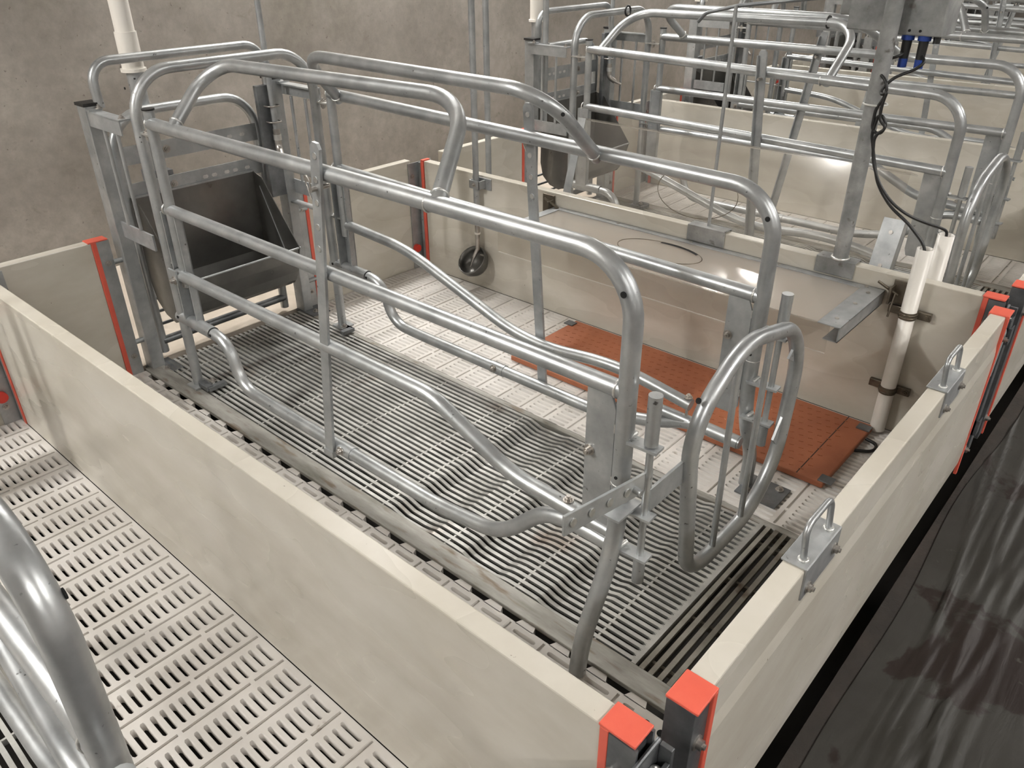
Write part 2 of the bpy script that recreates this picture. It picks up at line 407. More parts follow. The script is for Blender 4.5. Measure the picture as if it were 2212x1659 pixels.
# ------------------------------------------------------------------ steel slatted grate
def zprof(x):
    k = [(0, 0), (1.27, 0), (1.315, -.013), (1.39, -.011), (1.43, -.001), (1.53, 0), (1.575, -.013), (1.65, -.011), (1.69, -.001), (1.78, 0), (1.825, -.012), (1.89, -.010), (1.93, 0), (2.07, 0)]
    for (a, za), (b, zb) in zip(k, k[1:]):
        if a <= x <= b:
            t = (x-a)/(b-a); t = t*t*(3-2*t); return za+(zb-za)*t
    return 0
ZX = [0, .4, .8, 1.2] + [1.27+.0225*k for k in range(30)] + [1.97, 2.068]
def build_grate(sg):
    root = empty('slatted_grate')
    for k in range(31):
        y = .456+k*.0196; mb = MB(sg); rings = []
        for x in ZX:
            z = .006+zprof(x); rings.append([(x, y-.0050, z), (x, y+.0050, z), (x, y+.0044, z-.0035), (x, y+.0008, z-.013), (x, y-.0008, z-.013), (x, y-.0044, z-.0035)])
        # small ribs on the top face
        mb.loft(rings, smooth=False); mb.build('slat', 'iron', root)
    for x in (.02, .115, .372, .626, .884, 1.141, 1.237, 1.48, 1.72, 1.96):
        z = zprof(x); MB(sg).box(x-.0025, .447, z-.012, x+.0025, 1.052, z+.0035).build('cross_rod', 'iron', root)
    # end strip closing the slots with rounded ends
    e = MB(sg)
    e.box(2.058, .446, -.02, 2.069, 1.055, .0065)
    for k in range(30):
        y = .4658+k*.0196
        for s2 in (-1, 1):
            e.prism([(2.058, y+s2*.0043), (2.0495, y+s2*.0043), (2.0545, y+s2*.0022), (2.058, y)], 'z', -.015, .006)
    e.build('end_strip', 'iron', root)
    for k in range(11):
        x = 2.0835+k*.0228
        MB(sg).prism([(x-.0058, .006), (x+.0058, .006), (x+.0045, -.002), (x+.001, -.016), (x-.001, -.016), (x-.0045, -.002)], 'y', .446, 1.055).build('cross_slat', 'castiron', root)
    for y in (.49, .66, .83, 1.0):
        MB(sg).box(2.075, y-.004, -.026, 2.325, y+.004, -.010).build('bearer', 'castiron', root)
    b = MB(sg).box(-.01, .387, -.006, 2.335, .446, .007)
    b.build('edge_beam', 'beam', root, bev=.002)
    MB(sg).box(-.01, 1.056, -.05, 2.335, 1.078, .004).build('edge_beam', 'beam', root, bev=.002)
    return root

# ------------------------------------------------------------------ crate
YA, YB = .455, 1.085
def build_crate(sg):
    R = empty('farrowing_crate')
    def B(mb, name, material='galv', parent=R, **k): return mb.build(name, material, parent, **k)
    m = lambda: MB(sg)
    # ---- rear hoops
    hoop = m().tube([(.25, YA, .012), (.25, YA, 1.03), (.25, YB-.005, 1.03), (.25, YB-.005, .012)], .0165, fil=[0, .13, .13, 0], seg=9)
    H_ = B(hoop, 'hoop')
    B(m().disc((.257, YA-.016, .99), (0, -1, 0), .0035).disc((.264, YA+.015, 1.013), (.3, -.2, .9), .003), 'drain_hole', 'hole', H_)
    hoop = m().tube([(.015, YA, .905), (.005, YA, 1.035), (.005, YB-.03, 1.035), (.005, YB-.03, .89)], .0145, fil=[0, .11, .11, 0], seg=9)
    B(hoop, 'rear_hoop')
    fh = m().tube([(-.055, .492, .02), (-.055, .492, .865), (-.055, 1.02, .865), (-.055, 1.02, .02)], .0165, fil=[0, .12, .12, 0], seg=9)
    fh2 = B(fh, 'feeder_hoop')
    B(m().tube([(-.05, .492, .065), (-.05, 1.02, .065)], .015), 'feeder_hoop_foot_rail', 'galv_dark')
    for z in (.13, .18, .23): B(m().tube([(-.05, .492, z), (-.05, 1.02, z)], .006, n=8), 'feeder_hoop_rod', 'galv_dark')
    # slotted plates
    for z0, z1 in ((.705, .765), (.585, .645)):
        p = B(m().box(-.045, .492, z0, -.041, 1.015, z1), 'slotted_plate', 'galv_flat')
        for k, y in enumerate((.78, .815, .865, .90, .95)):
            zc = (z0+z1)/2
            mm = m(); mm.prism([(y-.011, zc), (y-.007, zc+.006), (y+.007, zc+.006), (y+.011, zc), (y+.007, zc-.006), (y-.007, zc-.006)], 'x', -.0455, -.0405)
            B(mm, 'slot', 'zinc', p)
        B(m().bolt((-.041, .66, (z0+z1)/2), (1, 0, 0)), 'bolt', 'bolt', p)
    # back posts (rectangular tube with black end caps)
    for (y0, y1, ax) in ((.405, .452, 0), (1.062, 1.105, 0)):
        P = B(m().box(-.035, y0, .004, .022, y1, .915), 'back_post', 'galv_flat', bev=.003)
        B(m().box(-.038, y0-.003, .915, .025, y1+.003, .924), 'post_cap', 'black', P)
        B(m().box(-.03, y0-.005, -.004, .09, y1+.035, .006), 'foot_plate', 'galv_dark', P)
        B(m().bolt((.055, (y0+y1)/2+.01, .006), (0, 0, 1), .008), 'bolt', 'bolt', P)
    for ys, yo in ((YA-.028, -1), (YB+.018, 1)):
        # angle iron top and flat lower, rods between
        a = m(); a.box(.0, ys-.018, .898, .232, ys+.018, .903); a.box(.0, ys-.018 if yo < 0 else ys+.014, .858, .232, ys-.014 if yo < 0 else ys+.018, .9)
        A = B(a, 'top_angle', 'galv_flat')
        B(m().box(-.0, ys-.02, .903, .045, ys+.022, .908), 'hinge_plate', 'galv_flat', A)
        B(m().bolt((.035, ys+.015, .908), (0, 0, 1), .007), 'bolt', 'bolt', A)
        B(m().bolt((.215, ys, .903), (0, 0, 1), .007), 'bolt', 'bolt', A)
        L = B(m().box(.0, ys-.003, .50, .235, ys+.003, .552), 'lower_flat', 'galv_flat')
        if yo > 0: B(m().box(.0, ys-.03, .465, .235, ys+.003, .469), 'lower_ledge', 'galv_flat', L)
        for x in (.075, .16): B(m().cyl((x, ys, .552), (x, ys, .86), .006, 10), 'rod')
        for z in (.12, .42):
            B(m().cyl((.0, ys-.0, z), (0, ys+yo*.05, z), .009, 10), 'lug', 'galv_flat')
    # clamps that hold the side frames on the hoop
    for y in (YA, YB-.003):
        for z in (.862, .46):
            c = B(m().box(.245, y-.006, z, .325, y+.018, z+.005), 'clamp_ear', 'zinc')
            B(m().bolt((.285, y+.006, z+.005), (0, 0, 1), .008), 'bolt', 'bolt', c)
            B(m().bolt((.285, y+.006, z), (0, 0, -1), .008, .014), 'bolt', 'bolt', c)
    # ---- near side frame
    def side(y, yo, xoff, zdrop):
        s = B(m().cyl((.336, y, .40), (.336, y, .938), .0155, 16), 'stub_post')
        B(m().cyl((.336, y, .938), (.336, y, .943), .018, 16), 'post_cap', 'black', s)
        ch = m(); ch.box(.30, y-.018, .25, .306, y+.02, .64); ch.box(.30, y+.014, .25, .36, y+.018, .64); ch.box(.354, y-.006, .25, .36, y+.018, .64)
        B(ch, 'channel', 'galv_flat')
        xe = 1.99 + xoff; fr = [(.33, y, .90), (xe, y, .903-zdrop), (xe, y, .30), (xe, y+yo*.10, .10), (xe-.005, y+yo*.105, .004)]
        t = m().tube(fr, .0185, n=18, fil=[0, .115, .10, .09, 0], seg=10)
        T_ = B(t, 'side_frame')
        tm = 1.51 if yo < 0 else 1.45
        B(m().disc((xe-.012, y-.0187, .845-zdrop), (0, -1, 0), .006).disc((xe, y-.0187, .47), (0, -1, 0), .0035), 'drain_hole', 'hole', T_)
        B(m().bead((.334, y, .90), (1, 0, 0), .0185, .003).bead((tm-.02, y, .9-zdrop*.7), (1, 0, 0), .0185, .0022).bead((xe-.001, y, .45), (0, 0, 1), .0185, .0015), 'weld_bead', 'zinc', T_)
        rl = B(m().tube([(.328, y, .648), (xe-.004, y, .652-zdrop)], .0175, n=16), 'middle_rail')
        B(m().bead((.318, y, .648), (1, 0, 0), .0175, .003).bead((xe-.02, y, .652-zdrop), (1, 0, 0), .0175, .003), 'weld_bead', 'zinc', rl)
        # upright plate at the front
        pl = m().prism([(xe-.082, .645-zdrop), (xe-.03, .645-zdrop), (xe-.016, .61-zdrop), (xe-.016, .31), (xe-.03, .285), (xe-.074, .285), (xe-.082, .31)], 'y', y-.010, y-.004)
        pl = B(pl, 'front_plate', 'galv_flat', bev=.001)
        B(m().bolt((xe-.07, y-.010, .50), (0, -1, 0), .008, .012), 'bolt', 'bolt', pl)
        wb = m()
        for k in range(6): wb.mark() if k == 0 else None; wb.cyl((xe-.076+k*.008, y-.007, .646-zdrop+.001*(k % 2)), (xe-.070+k*.008, y-.007, .647-zdrop), .004, 6)
        for z in (.58, .46, .36): wb.mark(); wb.cyl((xe-.017, y-.007, z), (xe-.017, y-.007, z-.02), .0035, 6)
        B(wb, 'weld_bead', 'zinc', pl)
        return T_
    TA = side(YA, -1, 0, 0); TB = side(YB, 1, -.04, .035)
    # ---- anti-crush loops leaning inwards over the sow
    for pts in ([(.463, YA, .905), (.41, .63, 1.052), (1.375, .69, 1.057), (1.514, YA, .905)],
                [(.385, YB, .885), (.445, .915, 1.05), (1.46, .855, 1.055), (1.45, YB, .865)]):
        L = B(m().tube(pts, .0175, n=18, fil=[0, .12, .12, 0], seg=9), 'head_loop')
        a = Vector(pts[0]); b = Vector(pts[1]); c = Vector(pts[2]); e = Vector(pts[3])
        B(m().bead(a+(b-a)*.09, b-a, .0175, .003).bead(e+(c-e)*.07, c-e, .0175, .003), 'weld_bead', 'zinc', L)
        hd = m(); q = e+(c-e)*.10; hd.disc(q+Vector((.012, -.012, .002)), (.6, -.8, .1), .005)
        q2 = b+(a-b)*.28; hd.disc(q2+Vector((.008, -.015, .004)), (.4, -.85, .2), .005)
        q3 = c+(e-c)*.30; hd.disc(q3+Vector((.012, -.013, .003)), (.6, -.75, .2), .005)
        B(hd, 'drain_hole', 'hole', L)
    # ---- swinging lower rails
    la = [(.315, YA-.012, .44), (1.475, YA-.012, .448), (1.68, YA-.005, .35), (1.74, YA-.005, .335), (1.915, YA-.005, .325)]
    L = B(m().tube(la, .0185, n=18, fil=[0, .045, .08, .05, 0]), 'adjustable_rail')
    B(m().cyl((1.895, YA-.005, .3255), (1.918, YA-.005, .3255), .0195, 18), 'sleeve', 'galv', L)
    B(m().bolt((1.87, YA-.005, .345), (0, 0, 1), .008).cyl((1.87, YA-.005, .308), (1.87, YA-.005, .27), .004, 8), 'bolt', 'bolt', L)
    B(m().box(.30, YA-.035, .415, .345, YA-.029, .462), 'pivot_plate', 'galv_flat', L)
    B(m().bolt((.33, YA-.035, .43), (0, -1, 0), .009, .012), 'bolt', 'bolt', L)
    B(m().tube([(1.905, YA-.005, .325), (1.99, YA-.005, .322)], .0155), 'inner_sleeve', 'galv', L)
    lb = [(.335, YB+.005, .442), (.66, YB+.005, .425), (1.15, YB-.004, .275), (1.30, YB-.004, .262), (1.56, YB, .292), (1.80, YB, .255)]
    L = B(m().tube(lb, .0175, n=18, fil=[0, .10, .12, .10, .12, 0]), 'adjustable_rail')
    B(m().bolt((1.79, YB, .275), (0, 0, 1), .008).cyl((1.79, YB, .238), (1.79, YB, .20), .004, 8), 'bolt', 'bolt', L)
    B(m().tube([(1.70, YB, .205), (1.955, YB, .20)], .0165), 'inner_sleeve', 'galv', L)
    # ---- bottom rails
    for (y, xe, hi) in ((YA, 1.985, .287), (YB, 1.95, .22)):
        pts = [(.40, y, .268), (.52, y, .262), (.565, y, .118), (.70, y, .112), (1.46, y, .112), (1.68, y-.01, .150), (1.80, y, .272), (1.87, y, .292), (xe, y, .287)]
        if y == YB: pts = [(.40, y, .268), (.52, y, .262), (.565, y, .118), (.70, y, .112), (1.50, y, .112), (1.70, y, .16), (1.80, y, .205), (xe, y, .20)]
        L = B(m().tube(pts, .0185, n=18, fil=.07), 'bottom_rail')
        B(m().cyl((.235, y, .268), (.44, y, .268), .0205, 18), 'sleeve', 'galv', L)
        B(m().cyl((.4395, y, .268), (.4425, y, .268), .0193, 18), 'seal_ring', 'black', L)
        B(m().disc((.452, y-.0185, .270), (0, -1, 0), .005).disc((.256, y-.0205, .275), (0, -1, 0), .005), 'drain_hole', 'hole', L)
        B(m().cyl((1.063, y, .112), (1.12, y, .112), .0205, 18), 'sleeve', 'galv', L)
        B(m().bolt((1.085, y-.018, .118), (0, -1, 0), .009, .01), 'bolt', 'bolt', L)
    # ---- height adjusting flat bars with punched holes
    for (top, bot, y, n_) in (((1.158, .975), (1.042, .105), YA-.023, -1), ((1.193, .967), (1.262, .10), YB+.024, 1)):
        fb = m(); t = Vector((top[0], y, top[1])); b = Vector((bot[0], y, bot[1])); d_ = (t-b).normalized(); e = d_.cross(Vector((0, 1, 0)))
        w = .0165
        ring = lambda yy: [b-e*w, b+e*w, t+e*w-d_*.012, t+e*(w-.008), t-e*(w-.008), t-e*w-d_*.012]
        A = [fb.P(q+Vector((0, -.004, 0))) for q in ring(0)]; C = [fb.P(q+Vector((0, .004, 0))) for q in ring(0)]
        fb.F(A); fb.F(C[::-1])
        for k in range(6): fb.F((A[k], A[(k+1) % 6], C[(k+1) % 6], C[k]))
        o = B(fb, 'adjusting_bar', 'galv_flat')
        B(m().bar(b+e*.014*1+Vector((0, .012, 0)), t+e*.014+Vector((0, .012, 0))-d_*.02, .018, .004, up=tuple(e)), 'bar_flange', 'galv_flat', o)
        hh = m(); ring_ = m()
        for k, q in enumerate((.03, .085, .14, .20, .255)):
            c = t-d_*q
            hh.mark(); hh.cyl(c+Vector((0, -.0042, 0)), c+Vector((0, -.0052, 0)), .0075, 12); ring_.bead(c+Vector((0, -.004, 0)), (0, 1, 0), .0075, .0014)
        B(hh, 'punched_hole', 'zinc', o); B(ring_, 'hole_rim', 'galv', o)
        pin = t-d_*.105
        B(m().cyl(pin+Vector((0, -.02, 0)), pin+Vector((0, .03, 0)), .006, 10).tube([pin+Vector((0, -.018, 0)), pin+Vector((.008, -.024, .02)), pin+Vector((-.004, -.024, .038)), pin+Vector((-.016, -.02, .02)), pin+Vector((-.006, -.02, -.004)), pin+Vector((.004, -.022, -.02))], .0018, n=6, fil=.012), 'locking_pin', 'bolt', o)
        B(m().bar((bot[0]-.02, y-.002, bot[1]-.008), (bot[0]+.02, y-.002, bot[1]-.008), .012, .02), 'bar_foot', 'galv_flat', o)
    # feet clamps of hoop
    for y, yy in ((YA, 1), (YB-.005, -1)):
        f_ = B(m().box(.225, y-.03, .008, .285, y+.03, .014), 'foot_plate', 'galv_flat')
        B(m().box(.275, y+yy*.0-.012, .014, .33, y+yy*.012, .030).box(.315, y-.006+yy*.0, .012, .335, y+yy*.06, .026), 'foot_hook', 'galv_dark', f_)
        B(m().bolt((.30, y+yy*.028, .028), (0, 0, 1), .008), 'bolt', 'bolt', f_)
    # ---- rear gate: D shaped frame with two rods
    xg = 2.05
    g = m().tube([(xg, .66, .125), (xg, .60, .53), (xg, .79, .645), (xg, 1.05, .585), (xg, 1.115, .47), (xg, 1.09, .19), (xg, .97, .085), (xg, .73, .085)], .0175, n=18, fil=[.06, .10, .08, .07, .09, .10, .10, .06], seg=8, closed=True)
    G = B(g, 'gate_frame')
    B(m().disc((xg-.006, .645-.0155, .575), (-.2, -.75, .4), .0065).disc((xg+.004, 1.045, .117), (.75, .3, -.5), .0065), 'drain_hole', 'hole', G)
    for (ya_, za, yb_, zb) in ((.775, .63, .79, .085), (.925, .617, .93, .085)):
        B(m().cyl((xg, ya_, za), (xg, yb_, zb), .0075, 12), 'gate_rod')
    B(m().box(2.040, .475, .392, 2.046, .625, .447), 'gate_arm', 'galv_flat')
    B(m().prism([(1.05, .50), (1.10, .545), (1.10, .47)], 'x', 2.046, 2.052).mark().prism([(1.05, .27), (1.09, .33), (1.09, .23)], 'x', 2.046, 2.052), 'gusset', 'galv_flat')
    # hinge rod with ears
    for (y, xe, zt) in ((YA+.005, 1.99, .665), (YB-.005, 1.955, .645)):
        rr_ = m(); rr_.cyl((xe+.055, y, zt-.105), (xe+.055, y, zt), .0135, 14); rr_.cyl((xe+.055, y, .24), (xe+.055, y, zt-.10), .0075, 12)
        rr_.cyl((xe+.055, y, .225), (xe+.055, y, .285), .0125, 14)
        Rr = B(rr_, 'hinge_pin')
        for z in (zt-.112, .395, .292):
            B(m().bar((xe-.005, y-.004, z), (xe+.075, y, z), .030, .006), 'hinge_ear', 'galv_flat', Rr)
        wbd = m()
        for z in (zt-.105, .40, .297): wbd.mark(); wbd.cyl((xe+.012, y-.012, z), (xe+.018, y+.008, z+.006), .005, 8)
        B(wbd, 'weld_bead', 'zinc', Rr)
    # perforated latch bar reaching out sideways
    lb_ = m(); lb_.bar((2.005, .255, .475), (2.045, .475, .475), .006, .045)
    LB = B(lb_, 'latch_bar', 'galv_flat', bev=.001)
    B(m().box(1.975, .395, .405, 2.03, .475, .41), 'latch_ledge', 'galv_flat', LB)
    hh = m()
    for k in range(4):
        q = Vector((2.005, .255, .475)).lerp(Vector((2.045, .475, .475)), .09+.2*k)
        hh.mark(); hh.cyl(q+Vector((.0028, 0, 0)), q+Vector((.0055, 0, 0)), .009, 12)
    B(hh, 'punched_hole', 'zinc', LB)
    B(m().cyl((2.02, .43, .475), (2.055, .425, .472), .007, 10), 'latch_pin', 'galv', LB)
    # rear foot plate bolted to the floor panel
    f_ = B(m().box(1.94, YB+.05, .003, 2.06, YB+.155, .008), 'floor_flange', 'galv_dark')
    B(m().bolt((1.965, YB+.075, .008), (0, 0, 1), .008).bolt((2.035, YB+.135, .008), (0, 0, 1), .008), 'bolt', 'bolt', f_)
    return R

# ------------------------------------------------------------------ feeder, pipes
def build_feeder(sg):
    R = empty('feeding_trough')
    prof = [(-.036, .60), (-.036, .30), (-.02, .235), (.025, .195), (.07, .179), (.115, .187), (.15, .213), (.175, .255), (.19, .305), (.20, .352)]
    y0, y1 = .50, .965
    mb = MB(sg); th = .003
    inner = [(x+th*(.2 if i < 2 else 0)+ (th if i < 2 else 0), z+(th if 1 < i < 6 else 0)) for i, (x, z) in enumerate(prof)]
    inner = [(prof[i][0]+(.003 if i < 4 else -.003 if i > 4 else 0), prof[i][1]+(.003 if 1 < i < 7 else 0)) for i in range(len(prof))]
    ring = [(x, z) for x, z in prof] + [(x, z) for x, z in inner[::-1]]
    mb.prism(ring, 'y', y0, y1); mb.build('trough_shell', 'stainless', R)
    MB(sg).cyl((.20, y0-.006, .353), (.20, y1+.006, .353), .004, 8).build('rolled_lip', 'galv_flat', R)
    side = [(-.036, .60), (.02, .585), (.205, .355), (.197, .33), (.172, .25), (.137, .198), (.085, .177), (.025, .192), (-.022, .233), (-.04, .30)]
    for y in (y0, y1):
        MB(sg).prism(side, 'y', y-.0015, y+.0015).build('side_plate', 'stainless', R)
    MB(sg).bar((.0, y1-.002, .55), (.12, y1-.002, .30), .002, .004, up=(0, 1, 0)).build('fold_line', 'galv_flat', R)
    MB(sg).box(-.039, y0, .597, -.032, y1, .604).build('top_edge', 'galv_flat', R)
    return R
def build_feedpipe(sg, oy):
    R = empty('feed_drop_pipe'); m = lambda: MB(sg)
    m().cyl((-.10, .637, 1.03), (-.10, .637, LAMP_Z), .030, 24).build('plastic_pipe', 'white', R)
    m().cyl((-.10, .637, .985), (-.10, .637, 1.10), .034, 24).build('socket', 'white', R)
    m().cyl((-.10, .637, .98), (-.10, .637, .99), .040, 24).build('collar', 'white', R)
    m().cyl((-.10, .637, .45), (-.10, .637, .985), .026, 24).build('steel_pipe', 'galv_flat', R)
    m().box(-.14, .60, .60, -.058, .674, .66).build('saddle', 'galv_dark', R)
    return R
def build_waterpipe(sg):
    R = empty('water_pipe'); m = lambda: MB(sg)
    m().cyl((.04, 1.045, .74), (.04, 1.045, LAMP_Z), .0105, 14).build('pipe', 'galv_flat', R)
    m().box(.0, 1.0, .50, .02, 1.075, .90).build('back_plate', 'galv_dark', R, bev=.002)
    for z in (.83, .775): m().tube([(.02, 1.022, z), (.056, 1.022, z), (.056, 1.068, z), (.02, 1.068, z)], .003, n=6, fil=.018).build('pipe_clip', 'bolt', R)
    m().tube([(.04, 1.045, .75), (.04, 1.045, .68), (.07, 1.03, .66)], .013, fil=.02).build('elbow', 'bolt', R)
    m().cyl((.068, 1.032, .662), (.10, 1.012, .645), .009, 12, .005).build('nipple', 'bolt', R)
    m().cyl((.04, 1.045, .71), (.04, 1.045, .73), .015, 8).build('hex_nut', 'zinc', R)
    return R

# ------------------------------------------------------------------ partitions
def cap_u(mb, x0, x1, y0, y1, z0, z1, t=.004):
    """orange U cap around a panel end: a top slab and two side lips"""
    mb.box(x0, y0-t, z1, x1, y1+t, z1+t)
    return mb
def build_partition(y0, y1, idx):
    e = empty('partition_panel', (0, y0, 0)); w = y1-y0
    MB().box(.055, 0, 0, 2.2985, w, H).build('board', 'board', e, bev=.003)
    for (xa, xb, tx) in ((.035, .052, 0), (2.294, 2.350, 1)):
        mb = MB(); t = .003
        mb.box(xa, -t, H-.001, xb, w+t, H+.004)              # top
        if tx: mb.box(2.296, -t, .0, 2.310, 0, H-.001).box(2.296, w, .0, 2.310, w+t, H-.001)
        else: mb.box(.035, -t, 0, .052, w+t, H-.001)
        mb.build('end_cap', 'orange', e, bev=.0022)
    # steel back bracket
    b = MB().box(.02, -.002, 0, .034, w+.002, H-.01).box(.002, -.05, 0, .006, w+.05, H-.012).build('bracket', 'galv_flat', e)
    bb = MB()
    for z in (.06, .43): bb.bolt((.006, -.03, z), (1, 0, 0), .007).bolt((.006, w+.03, z), (1, 0, 0), .007)
    bb.build('bolt', 'bolt', b)
    rc = MB()
    for z in (.10, .375): rc.mark(); rc.cyl((.006, -.034, z), (.022, -.034, z), .018, 14)
    rc.build('red_plug', 'red', b)
    # steel end plates behind the orange edge, front
    f = MB().box(2.3105, -.003, 0, 2.352, .002, H-.003).box(2.3105, w-.002, 0, 2.352, w+.003, H-.003).box(2.30, .003, 0, 2.345, w-.003, H-.02).build('end_plate', 'galv_dark', e)
    fb = MB()
    for z in (.1, .42): fb.bolt((2.334, -.004, z), (0, -1, 0), .008).bolt((2.334, w+.004, z), (0, 1, 0), .008)
    fb.build('bolt', 'bolt', f)
    return e
def build_gate_panel(y0, y1):
    e = empty('front_panel', (F, y0, 0)); w = y1-y0
    # ribbed board: face steps out at mid height and folds in at the foot
    prof = [(0, .0), (0, H), (T, H), (T+.001, .42), (T+.005, .39), (T+.006, .08), (T+.004, .04), (T-.008, .0)]
    MB().prism(prof, 'y', .052, w-.052).build('board', 'board', e, bev=.003)
    for s2 in (0, 1):
        t = .003; mb = MB()
        ya, yb = (0, .056) if not s2 else (w-.056, w)
        mb.box(-t, ya, H-.001, T+.0085, yb, H+.004)
        if not s2: mb.box(T, .044, 0, T+.0085, .056, H-.001).box(-t, .044, 0, 0, .056, H-.001)
        else: mb.box(T, w-.056, 0, T+.0085, w-.044, H-.001).box(-t, w-.056, 0, 0, w-.044, H-.001)
        mb.build('end_cap', 'orange', e, bev=.0022)
        y_a, y_b = (.002, .044) if not s2 else (w-.044, w-.002)
        ep = MB().box(-.002, y_a, 0, T+.004, y_b, H-.003).build('end_plate', 'galv_dark', e, bev=.001)
        bb = MB(); yb_ = .020 if not s2 else w-.020
        for z in (.07, .425): bb.bolt((T+.004, yb_, z), (1, 0, 0), .008, .010)
        bb.build('bolt', 'bolt', ep)
    # handle clamps
    for yc in (.345, 1.07):
        h = MB(); h.box(-.003, yc-.0, H+.0005, T+.003, yc+.14, H+.004); h.box(T+.0, yc, H-.062, T+.004, yc+.14, H+.003)
        hc = h.build('handle_clamp', 'galv_flat', e, bev=.001)
        MB().tube([(.026, yc+.02, H+.003), (.020, yc+.02, H+.068), (.020, yc+.12, H+.068), (.026, yc+.12, H+.003)], .0055, n=12, fil=.02).build('handle', 'galv', hc)
        MB().bolt((T+.004, yc+.02, H-.045), (1, 0, 0), .007).bolt((T+.004, yc+.12, H-.03), (1, 0, 0), .007).build('bolt', 'bolt', hc)
        wb = MB()
        for yy in (.02, .12): wb.bead((.026, yc+yy, H+.005), (0, 0, 1), .007, .003)
        wb.build('weld_bead', 'zinc', hc)
    return e
def build_corner(y):
    """galvanised post that carries two front panels and the end of a partition"""
    e = empty('corner_post', (F, y, 0)); w = T
    # long angle plate passing behind the ends, with a rounded top edge
    MB().box(.014, -.13, .01, .021, w+.012, H-.022).build('angle_plate', 'galv_dark', e, bev=.003)
    MB().box(.0215, w+.004, .01, .040, w+.012, H-.026).box(.033, w-.03, .01, .040, w+.004, H-.05).build('panel_channel', 'galv_dark', e, bev=.001)
    MB().cyl((.030, w-.012, H-.055), (.036, -.05, H-.20), .0065, 12).build('brace_rod', 'galv_flat', e)
    MB().bead((.030, w-.012, H-.055), (0, .4, .9), .006, .004).build('weld_bead', 'zinc', e)
    for z in (.40, .10):
        MB().box(.045, w-.030, z-.025, .0475, w+.004, z+.025).box(.0215, w-.030, z-.025, .045, w-.0275, z+.025).build('latch_pocket', 'galv_dark', e)
    b = MB()
    for z in (.09, H-.075): b.bolt((-.016, -.003, z), (0, -1, 0), .008, .012)
    b.build('bolt', 'bolt', e)
    return e
def build_backpanel(sg, y0, y1, cap):
    """low board at the back of a pen; cap at the crate side ('hi' or 'lo')"""
    e = empty('back_panel'); m = lambda: MB(sg)
    m().box(-.036, y0, 0, 0, y1, H).build('board', 'board', e, bev=.003)
    t = .003; yc = y1 if cap == 'hi' else y0; q = 1 if cap == 'hi' else -1
    mb = m(); a, b = sorted((yc, yc+q*.016)); mb.box(-.039, a, 0, .003, b, H)
    a, b = sorted((yc-q*.01, yc+q*.055)); mb.box(-.039, a, H-.002, .003, b, H+t); mb.build('end_cap', 'orange', e, bev=.0015)
    a, b = sorted((yc+q*.016, yc+q*.058)); p = m().box(-.034, a, 0, .0, b, H-.003).build('end_plate', 'galv_flat', e)
    bb = m()
    for z in (.07, .42): bb.bolt((0, yc+q*.038, z), (1, 0, 0), .007)
    bb.build('bolt', 'bolt', p)
    return e

grates, crates, feeders, feedpipes, waterpipes = {}, {}, {}, {}, {}
ORD = ['nearest pen, bottom left', 'main pen', 'second pen, just behind the white conduits', 'third pen', 'fourth pen', 'fifth pen', 'farthest pen, top right']
for k in (1, 2):
    oy, sg = PENS[k]
    for D, fn in ((grates, build_grate), (crates, build_crate), (feeders, build_feeder), (waterpipes, build_waterpipe)):
        o = fn(sg); o.location.y = oy; D[sg] = (k, o)
    o = build_feedpipe(sg, oy); o.location.y = oy; feedpipes[sg] = (k, o)
index_children()
TXT = [(grates, 'grey steel slatted floor grate, %s', 'floor grate', 'steel grates under the crates'),
       (crates, 'galvanised tubular farrowing crate, %s', 'crate', 'farrowing crates in a row'),
       (feeders, 'dark stainless feeding trough, %s', 'trough', 'feeding troughs'),
       (feedpipes, 'vertical white feed pipe above the trough, %s', 'pipe', 'white feed pipes'),
       (waterpipes, 'thin steel water pipe with nipple, %s', 'pipe', 'water pipes with nipples')]
for D, lab, cat, grp in TXT:
    for i, (oy, sg) in enumerate(PENS):
        k, o = D[sg]
        c = o if i == k else copy_tree(o)
        c.location.y = oy + (0 if sg > 0 else {'white feed pipes': -.30, 'water pipes with nipples': .555}.get(grp, 0)); tag(c, lab % ORD[i], cat, grp)
        if i == 0 and D is crates:
            for q in [q for q in c.children if q.name.startswith(('latch_bar', 'floor_flange'))]:
                for z in list(q.children): bpy.data.objects.remove(z)
                bpy.data.objects.remove(q)

# partitions between pens
PART = [(-T, 0, 'long beige partition board across the foreground, left of the main pen'),
        (W, W+T, 'beige partition board behind the main pen carrying the clear lid'),
        (3.63, 3.63+.038, 'beige partition board behind the crate of the second pen'),
        (3.668+W, 3.668+W+T, 'fourth beige partition board from the front, toward the top right'),
        (7.298, 7.336, 'fifth beige partition board from the front, toward the top right'),
        (7.336+W, 7.336+W+T, 'sixth beige partition board from the front, far at the top right')]
for i, (a, b, lab) in enumerate(PART):
    p = build_partition(a, b, i); tag(p, lab, 'partition', 'beige partition boards between the pens')
    c = build_corner(a); tag(c, ['dark galvanised corner post at the bottom centre joining the boards', 'dark galvanised corner post at the right edge joining the boards',
        'galvanised corner post out of frame behind the second pen', 'galvanised corner post of the third pen, out of frame', 'galvanised corner post of the fourth pen, out of frame', 'galvanised corner post of the fifth pen, out of frame'][i], 'post', 'corner posts along the aisle')
FP = [(.052, 1.690, 'beige front board with two metal handles between crate and dark aisle'),
      (W+T+.09, 3.60, 'beige front board of the second pen at the right edge')]
for a, b, lab in FP: tag(build_gate_panel(a, b), lab, 'board', 'beige front boards along the aisle')
